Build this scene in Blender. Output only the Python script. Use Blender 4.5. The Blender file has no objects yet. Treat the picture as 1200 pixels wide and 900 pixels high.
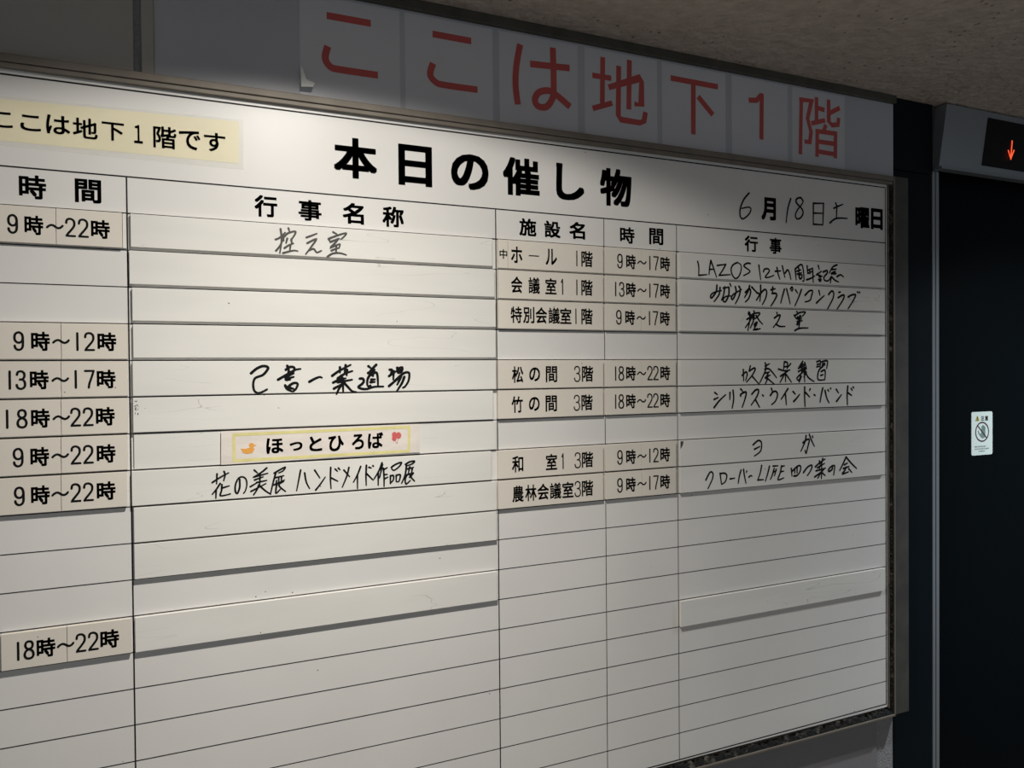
import bpy, bmesh, math, random
from mathutils import Vector, Matrix
random.seed(7)
SC = bpy.context.scene
COL = SC.collection
H = 1.6            # camera height; all board heights below are relative to it

# ------------------------------------------------------------------ camera
def cam_axes(yaw, pitch, roll):
    cy, sy, cp, sp = math.cos(yaw), math.sin(yaw), math.cos(pitch), math.sin(pitch)
    f = Vector((sy*cp, cy*cp, sp)); r = Vector((cy, -sy, 0)); u = r.cross(f)
    r2 = r*math.cos(roll) + u*math.sin(roll); u2 = -r*math.sin(roll) + u*math.cos(roll)
    return r2, u2, f
cam_d = bpy.data.cameras.new('camera'); cam = bpy.data.objects.new('camera', cam_d); COL.objects.link(cam)
r_, u_, f_ = cam_axes(0.4253695, -0.01379469, -0.00867283)
cam.matrix_world = Matrix(((r_.x, u_.x, -f_.x, 0), (r_.y, u_.y, -f_.y, -1.25), (r_.z, u_.z, -f_.z, H), (0, 0, 0, 1)))
cam_d.sensor_width = 36; cam_d.lens = 27; cam_d.clip_start = .02
SC.camera = cam

# ------------------------------------------------------------------ world, lights, exposure
w = bpy.data.worlds.new('world'); SC.world = w; w.use_nodes = True
bg = w.node_tree.nodes['Background']; bg.inputs[0].default_value = (.80, .90, 1.0, 1); bg.inputs[1].default_value = .265
SC.view_settings.view_transform = 'Standard'; SC.view_settings.look = 'None'
SC.view_settings.gamma = 1; SC.view_settings.use_curve_mapping = False
SC.view_settings.exposure = 0.0
def downlight(loc, power, color, cut, blend, expo, floor, radius=.018, tilt=(0, 0)):
    """spot lamp of a recessed downlight: its beam profile falls off from the axis as a reflector's does"""
    d = bpy.data.lights.new('downlight_lamp', 'SPOT'); o = bpy.data.objects.new('downlight_lamp', d); COL.objects.link(o)
    o.location = loc; o.rotation_euler = (math.radians(tilt[0]), math.radians(tilt[1]), 0)
    d.energy = power; d.color = color; d.spot_size = math.radians(cut*2); d.spot_blend = blend; d.shadow_soft_size = radius
    d.use_nodes = True; n = d.node_tree.nodes; l = d.node_tree.links
    em = n['Emission']; tc = n.new('ShaderNodeTexCoord'); sx = n.new('ShaderNodeSeparateXYZ')
    ab = n.new('ShaderNodeMath'); ab.operation = 'ABSOLUTE'
    pw = n.new('ShaderNodeMath'); pw.operation = 'POWER'; pw.inputs[1].default_value = expo
    ad = n.new('ShaderNodeMath'); ad.operation = 'ADD'; ad.inputs[1].default_value = floor
    l.new(tc.outputs['Normal'], sx.inputs[0]); l.new(sx.outputs['Z'], ab.inputs[0]); l.new(ab.outputs[0], pw.inputs[0])
    l.new(pw.outputs[0], ad.inputs[0]); l.new(ad.outputs[0], em.inputs['Strength'])
    return o
LAMP1 = (.24, -.58, H+.622); LAMP2 = (2.2, -.50, H+.622)
downlight(LAMP1, 93, (1, .966, .895), 76.5, .16, 4.2, .142)
downlight(LAMP2, 140, (.86, .95, 1), 66, .25, 5, .02)

# ------------------------------------------------------------------ materials
def lin(c):
    return tuple(((v/255)/12.92 if v/255 <= .04045 else ((v/255+.055)/1.055)**2.4) for v in c)
MATS = {}
def mat(name, rgb, rough=.5, metal=0, var=0.0, scale=8, rgb2=None, bump=0, bscale=60, emit=None, estr=0, spec=.5, stretch=None, alpha=None, lo=.35, hi=.65):
    if name in MATS: return MATS[name]
    m = bpy.data.materials.new(name); m.use_nodes = True; n = m.node_tree.nodes; l = m.node_tree.links
    b = n['Principled BSDF']; c1 = lin(rgb) + (1,)
    b.inputs['Base Color'].default_value = c1; b.inputs['Roughness'].default_value = rough
    b.inputs['Metallic'].default_value = metal; b.inputs['Specular IOR Level'].default_value = spec
    tc = n.new('ShaderNodeTexCoord'); mp = n.new('ShaderNodeMapping'); l.new(tc.outputs['Object'], mp.inputs[0])
    if stretch: mp.inputs['Scale'].default_value = stretch
    if rgb2 or var:
        c2 = (lin(rgb2) if rgb2 else tuple(v*(1-var) for v in c1[:3])) + (1,)
        t = n.new('ShaderNodeTexNoise'); t.inputs['Scale'].default_value = scale; t.inputs['Detail'].default_value = 6
        r = n.new('ShaderNodeValToRGB'); r.color_ramp.elements[0].color = c1; r.color_ramp.elements[1].color = c2
        r.color_ramp.elements[0].position = lo; r.color_ramp.elements[1].position = hi
        l.new(mp.outputs[0], t.inputs['Vector']); l.new(t.outputs['Fac'], r.inputs[0]); l.new(r.outputs[0], b.inputs['Base Color'])
    if bump:
        t = n.new('ShaderNodeTexNoise'); t.inputs['Scale'].default_value = bscale; t.inputs['Detail'].default_value = 5
        bp = n.new('ShaderNodeBump'); bp.inputs['Strength'].default_value = bump; bp.inputs['Distance'].default_value = .01
        l.new(mp.outputs[0], t.inputs['Vector']); l.new(t.outputs['Fac'], bp.inputs['Height']); l.new(bp.outputs[0], b.inputs['Normal'])
    if emit: b.inputs['Emission Color'].default_value = lin(emit) + (1,); b.inputs['Emission Strength'].default_value = estr
    if alpha is not None: b.inputs['Alpha'].default_value = alpha
    MATS[name] = m; return m
def add_specks(m, col, thresh, scale, scratch=None, mask=.60):
    """little dirt specks and faint horizontal scratches laid over a base colour (wear of board and magnets); on the ceiling, painted pit shade"""
    n = m.node_tree.nodes; l = m.node_tree.links; b = n['Principled BSDF']
    src = b.inputs['Base Color'].links[0].from_socket if b.inputs['Base Color'].links else None
    tc = n.new('ShaderNodeTexCoord'); v = n.new('ShaderNodeTexVoronoi'); v.inputs['Scale'].default_value = scale
    wn = n.new('ShaderNodeTexNoise'); wn.inputs['Scale'].default_value = scale*.23
    m1 = n.new('ShaderNodeMath'); m1.operation = 'LESS_THAN'; m1.inputs[1].default_value = thresh
    m2 = n.new('ShaderNodeMath'); m2.operation = 'GREATER_THAN'; m2.inputs[1].default_value = mask
    m3 = n.new('ShaderNodeMath'); m3.operation = 'MULTIPLY'
    mx = n.new('ShaderNodeMix'); mx.data_type = 'RGBA'; mx.inputs['B'].default_value = lin(col) + (1,)
    l.new(tc.outputs['Object'], v.inputs['Vector']); l.new(tc.outputs['Object'], wn.inputs['Vector'])
    l.new(v.outputs['Distance'], m1.inputs[0]); l.new(wn.outputs['Fac'], m2.inputs[0])
    l.new(m1.outputs[0], m3.inputs[0]); l.new(m2.outputs[0], m3.inputs[1])
    if src: l.new(src, mx.inputs['A'])
    else: mx.inputs['A'].default_value = b.inputs['Base Color'].default_value
    l.new(m3.outputs[0], mx.inputs['Factor']); out = mx.outputs['Result']
    if scratch:
        mp = n.new('ShaderNodeMapping'); mp.inputs['Scale'].default_value = (1.6, 1, 16); mp.inputs['Rotation'].default_value = (0, .03, 0)
        t = n.new('ShaderNodeTexNoise'); t.inputs['Scale'].default_value = 2.2; t.inputs['Detail'].default_value = 1.5; t.inputs['Distortion'].default_value = .3
        s = n.new('ShaderNodeMath'); s.operation = 'SUBTRACT'; s.inputs[1].default_value = .52
        a = n.new('ShaderNodeMath'); a.operation = 'ABSOLUTE'
        c = n.new('ShaderNodeMath'); c.operation = 'LESS_THAN'; c.inputs[1].default_value = .0016
        g = n.new('ShaderNodeTexNoise'); g.inputs['Scale'].default_value = 3.1
        gm = n.new('ShaderNodeMath'); gm.operation = 'GREATER_THAN'; gm.inputs[1].default_value = .53
        k = n.new('ShaderNodeMath'); k.operation = 'MULTIPLY'; k2 = n.new('ShaderNodeMath'); k2.operation = 'MULTIPLY'; k2.inputs[1].default_value = scratch
        m5 = n.new('ShaderNodeMix'); m5.data_type = 'RGBA'; m5.inputs['B'].default_value = lin((120, 118, 112)) + (1,)
        l.new(tc.outputs['Object'], mp.inputs[0]); l.new(mp.outputs[0], t.inputs['Vector']); l.new(tc.outputs['Object'], g.inputs['Vector'])
        l.new(t.outputs['Fac'], s.inputs[0]); l.new(s.outputs[0], a.inputs[0]); l.new(a.outputs[0], c.inputs[0])
        l.new(g.outputs['Fac'], gm.inputs[0]); l.new(c.outputs[0], k.inputs[0]); l.new(gm.outputs[0], k.inputs[1]); l.new(k.outputs[0], k2.inputs[0])
        l.new(k2.outputs[0], m5.inputs['Factor']); l.new(out, m5.inputs['A']); out = m5.outputs['Result']
    l.new(out, b.inputs['Base Color'])
BOARD = mat('board_enamel', (225, 222, 218), .42, var=.05, scale=5); add_specks(BOARD, (90, 86, 80), .05, 44)
STRIP = mat('white_magnet_sheet', (228, 225, 219), .45, var=.06, scale=4, stretch=(1, 1, 5)); add_specks(STRIP, (96, 92, 86), .05, 44, .35)
SLAB = mat('ivory_magnet_plate', (224, 216, 204), .45, var=.05, scale=9); add_specks(SLAB, (100, 90, 80), .05, 50)
EDGE = mat('dark_magnet_edge', (70, 68, 66), .7)
INK = mat('black_print', (12, 12, 13), .6, spec=.15)
PEN = mat('black_marker_ink', (13, 13, 15), .6, spec=.15)
FADED = mat('faded_marker_ink', (62, 58, 54), .5)
LINE = mat('ruling_black', (24, 23, 24), .6, spec=.2)
RED = mat('red_vinyl_lettering', (192, 84, 80), .4, var=.12, scale=12)
SHEET = mat('laminated_sheet', (206, 206, 210), .35, var=.04, scale=4)
WALL = mat('grey_painted_wall_panel', (184, 185, 190), .4, var=.10, scale=2.2)
WALLL = mat('brownish_wall_panel', (172, 167, 160), .4, var=.12, scale=2.2)
PLASTER = mat('sprayed_wall_plaster', (150, 148, 150), .85, var=.18, scale=160, bump=.35, bscale=260)
CEIL = mat('sprayed_ceiling', (196, 184, 173), .95, rgb2=(180, 168, 158), scale=40, bump=1.0, bscale=60); add_specks(CEIL, (128, 117, 108), .17, 52, mask=.55)  # specks are plaster pits, their shade painted in as a darker colour
ALU = mat('dull_aluminium', (128, 120, 110), .6, .35, var=.15, scale=30)
ALUD = mat('dark_olive_aluminium', (92, 90, 82), .5, .5, var=.25, scale=22)
RUBBER = mat('crusted_black_rubber', (16, 15, 15), .85, rgb2=(92, 88, 80), scale=70, bump=.8, bscale=120, lo=.55, hi=.72)
DARK = mat('dark_teal_steel', (6, 19, 26), .6, var=.2, scale=3, spec=.1)
DOORM = mat('near_black_door_coating', (2, 9, 13), .6, var=.2, scale=2, spec=.06)
STEEL = mat('brushed_stainless', (150, 156, 162), .38, .55, var=.08, scale=4, stretch=(1, 1, .2))
STEELD = mat('shaded_stainless', (92, 88, 86), .5, .4)  # darker copy of the jamb steel, dimmer light at its top put into the colour
BLACK = mat('black_display_glass', (6, 6, 7), .5, spec=.15)
CREAM = mat('cream_paper', (240, 230, 196), .5, var=.05, scale=12)
FILM = mat('clear_tape_film', (236, 234, 222), .2, alpha=.10)
PAPER = mat('wrinkled_white_paper', (230, 221, 212), .4, var=.06, scale=16, stretch=(1, 1, 2), bump=.18, bscale=18)
YEL = mat('yellow_print', (228, 218, 150), .4, var=.12, scale=70)
FLOORM = mat('beige_vinyl_floor', (126, 112, 94), .5, var=.15, scale=5)

# ------------------------------------------------------------------ helpers
def link(name, me, m=None, parent=None, loc=None):
    o = bpy.data.objects.new(name, me); COL.objects.link(o)
    if m:
        for q in (m if isinstance(m, (list, tuple)) else [m]): o.data.materials.append(q)
    if parent: o.parent = parent
    if loc is not None: o.location = loc
    return o
def from_bm(name, bm, m, parent=None, loc=None, smooth=False):
    me = bpy.data.meshes.new(name); bmesh.ops.recalc_face_normals(bm, faces=bm.faces[:]); bm.to_mesh(me); bm.free()
    if smooth: me.polygons.foreach_set('use_smooth', [True]*len(me.polygons))
    return link(name, me, m, parent, loc)
def tag(o, label=None, cat=None, group=None, kind=None):
    for k, v in (('label', label), ('category', cat), ('group', group), ('kind', kind)):
        if v: o[k] = v
    return o
def thing(name, loc, label, cat, group=None):
    o = bpy.data.objects.new(name, None); COL.objects.link(o); o.location = loc; o.empty_display_size = .02
    return tag(o, label, cat, group)
def rel(o):      # offset for meshes given in world coordinates below a thing
    return -Vector(o.location)
def prism(quad, y0, y1, bevel=0, bm=None, off=(0, 0, 0)):
    """quad: four (x, z) corners counter-clockwise seen from the front (-Y); heights relative to the eye"""
    bm = bm or bmesh.new(); ox, oy, oz = off
    a = [bm.verts.new((x+ox, y0+oy, H+z+oz)) for x, z in quad]; b = [bm.verts.new((x+ox, y1+oy, H+z+oz)) for x, z in quad]
    n = len(quad); fs = [bm.faces.new(a), bm.faces.new(b[::-1])]
    for i in range(n): fs.append(bm.faces.new((a[i], b[i], b[(i+1) % n], a[(i+1) % n])))
    if bevel:
        bmesh.ops.bevel(bm, geom=list(set(e for f in fs for e in f.edges)), offset=bevel, segments=2, affect='EDGES', profile=.5)
    return bm
def rect(x0, z0, x1, z1): return [(x0, z0), (x1, z0), (x1, z1), (x0, z1)]
def T(q): return [(a/1e4, b/1e4) for a, b in q]

# flat printed glyphs -------------------------------------------------------
GC = {}
fc = bpy.data.curves.new('glyph', 'FONT'); fo = bpy.data.objects.new('glyph', fc); COL.objects.link(fo)
fc.resolution_u = 4
def glyph(ch, wt):
    if (ch, wt) not in GC:
        fc.body = ch; bpy.context.view_layer.update()
        me = bpy.data.meshes.new_from_object(fo.evaluated_get(bpy.context.evaluated_depsgraph_get()))
        vs = [(v.co.x, v.co.y) for v in me.vertices]; fs = [tuple(p.vertices) for p in me.polygons]; bpy.data.meshes.remove(me)
        if wt:      # heavier weight: the outline repeated around a small square
            n0 = len(vs); base = vs; vs = []; fb = fs; fs = []
            for k, (p, q) in enumerate(((1, 1), (1, 0), (1, -1), (0, -1), (-1, -1), (-1, 0), (-1, 1), (0, 1))):
                vs += [(x+wt*.9*p, y+wt*.9*q) for x, y in base]; fs += [tuple(i+k*n0 for i in f) for f in fb]
        x0 = min(v[0] for v in vs); x1 = max(v[0] for v in vs); y0 = min(v[1] for v in vs); y1 = max(v[1] for v in vs)
        GC[ch, wt] = ([((x-(x0+x1)/2)/max(x1-x0, 1e-6), (y-(y0+y1)/2)/max(y1-y0, 1e-6)) for x, y in vs], fs)
    return GC[ch, wt]
def smooth_pts(p, n=5):
    if len(p) < 3: return p
    out = []
    for i in range(len(p)-1):
        a, b, c, d = p[max(i-1, 0)], p[i], p[i+1], p[min(i+2, len(p)-1)]
        for k in range(n):
            t = k/n
            out.append(tuple(.5*((2*b[j]) + (c[j]-a[j])*t + (2*a[j]-5*b[j]+4*c[j]-d[j])*t*t + (3*b[j]-a[j]-3*c[j]+d[j])*t**3) for j in (0, 1)))
    out.append(p[-1]); return out
def ribbon(bm, pts, wd, y, cap='round', pressure=False, layer=[0]):
    layer[0] = (layer[0]+1) % 12; y = y - layer[0]*.000008
    P = [Vector((a, b)) for a, b in pts]; n = len(P); y0 = y; L = []; R = []
    tot = sum((P[i+1]-P[i]).length for i in range(n-1)) or 1; s = 0
    for i in range(n):
        d = (P[min(i+1, n-1)]-P[max(i-1, 0)]).normalized()
        if 0 < i < n-1:
            d1 = (P[i]-P[i-1]).normalized(); d2 = (P[i+1]-P[i]).normalized(); k = 1/max(.45, math.sqrt(max(0, (1+d1.dot(d2))/2)))
        else: k = 1
        if i: s += (P[i]-P[i-1]).length
        wv = wd/2*k
        if pressure: wv *= 1.12-.34*(s/tot)**1.5
        nn = Vector((-d.y, d.x))*wv; y = y0-i*.000004
        L.append(bm.verts.new((P[i].x+nn.x, y, H+P[i].y+nn.y))); R.append(bm.verts.new((P[i].x-nn.x, y, H+P[i].y-nn.y)))
    for i in range(n-1): bm.faces.new((L[i], L[i+1], R[i+1], R[i]))
    if cap == 'round':
        for i, sg in ((0, -1), (n-1, 1)):
            a, b = (L[0], R[0]) if sg < 0 else (R[-1], L[-1])
            c = (a.co+b.co)/2; r = (a.co-c).length; st = math.atan2(a.co.z-c.z, a.co.x-c.x)
            mids = [bm.verts.new((c.x+r*math.cos(st+math.pi*k/5), y, c.z+r*math.sin(st+math.pi*k/5))) for k in range(1, 5)]
            for mv in mids: mv.co.y = a.co.y
            bm.faces.new([a]+mids+[b])
DIG = {'l': [[(.5, 0), (.5, 1)]],
 '1': [[(.15, .80), (.55, 1)], [(.55, 1), (.55, 0)]],
 '2': [[(.04, .76), (.10, .92), (.30, 1), (.62, 1), (.88, .90), (.95, .74), (.88, .56), (.55, .33), (.22, .13), (.06, 0)], [(.06, 0), (1, 0)]],
 '3': [[(.06, .80), (.14, .94), (.36, 1), (.66, .99), (.88, .88), (.90, .70), (.72, .56), (.40, .53)], [(.40, .53), (.76, .50), (.96, .32), (.92, .12), (.66, 0), (.32, 0), (.10, .08), (.02, .22)]],
 '7': [[(.02, 1), (.98, 1)], [(.98, 1), (.72, .58), (.50, .25), (.42, 0)]],
 '8': [[(.5, .55), (.2, .62), (.08, .78), (.2, .95), (.5, 1), (.8, .95), (.92, .78), (.8, .62), (.5, .55), (.14, .44), (0, .24), (.14, .06), (.5, 0), (.86, .06), (1, .24), (.86, .44), (.5, .55)]],
 '9': [[(.97, .66), (.86, .50), (.62, .42), (.34, .43), (.10, .54), (.03, .72), (.12, .91), (.38, 1), (.64, 1), (.88, .90), (.97, .74)], [(.97, .74), (.97, .28), (.84, .08), (.56, 0), (.30, .02), (.10, .12), (.04, .24)]],
 '~': [[(0, .12), (.12, .62), (.28, .92), (.42, .78), (.58, .30), (.74, .06), (.90, .35), (1, .85)]]}
def letters(name, items, y, wt, m, parent, digit_w=.0022):
    o = None
    for i, (ch, X, Z, W, Hh) in enumerate(items):
        bm = bmesh.new()
        X, Z, W, Hh = X/1e4, Z/1e4, W/1e4, Hh/1e4
        if ch in DIG and digit_w:
            w2, h2 = max(W-digit_w, 1e-4), max(Hh-digit_w, 1e-4)
            for s in DIG[ch]:
                ribbon(bm, smooth_pts([(X+(a-.5)*w2, Z+(b-.5)*h2) for a, b in s]), digit_w, y)
        else:
            vs, fs = glyph(ch, wt); V = [bm.verts.new((X+a*W, y, H+Z+b*Hh)) for a, b in vs]
            for f in fs:
                try: bm.faces.new([V[k] for k in f])
                except ValueError: pass
        o = from_bm(name, bm, m, parent, rel(parent))
def handwriting(name, key, y, m, parent, k=1.12):
    """pen strokes, grouped into characters where a gap separates them"""
    S = []
    for s in HW[key]:
        p = smooth_pts([(a/1e4, b/1e4) for a, b in s[1:]]); S.append((min(q[0] for q in p), max(q[0] for q in p), p, s[0]/1e4*k))
    S.sort(key=lambda q: q[0]); groups = []; end = -9
    for q in S:
        if q[0] > end+.0008: groups.append([])
        groups[-1].append(q); end = max(end, q[1])
    for g in groups:
        bm = bmesh.new()
        for q in g: ribbon(bm, q[2], q[3], y, pressure=True)
        from_bm(name, bm, m, parent, rel(parent))

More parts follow.
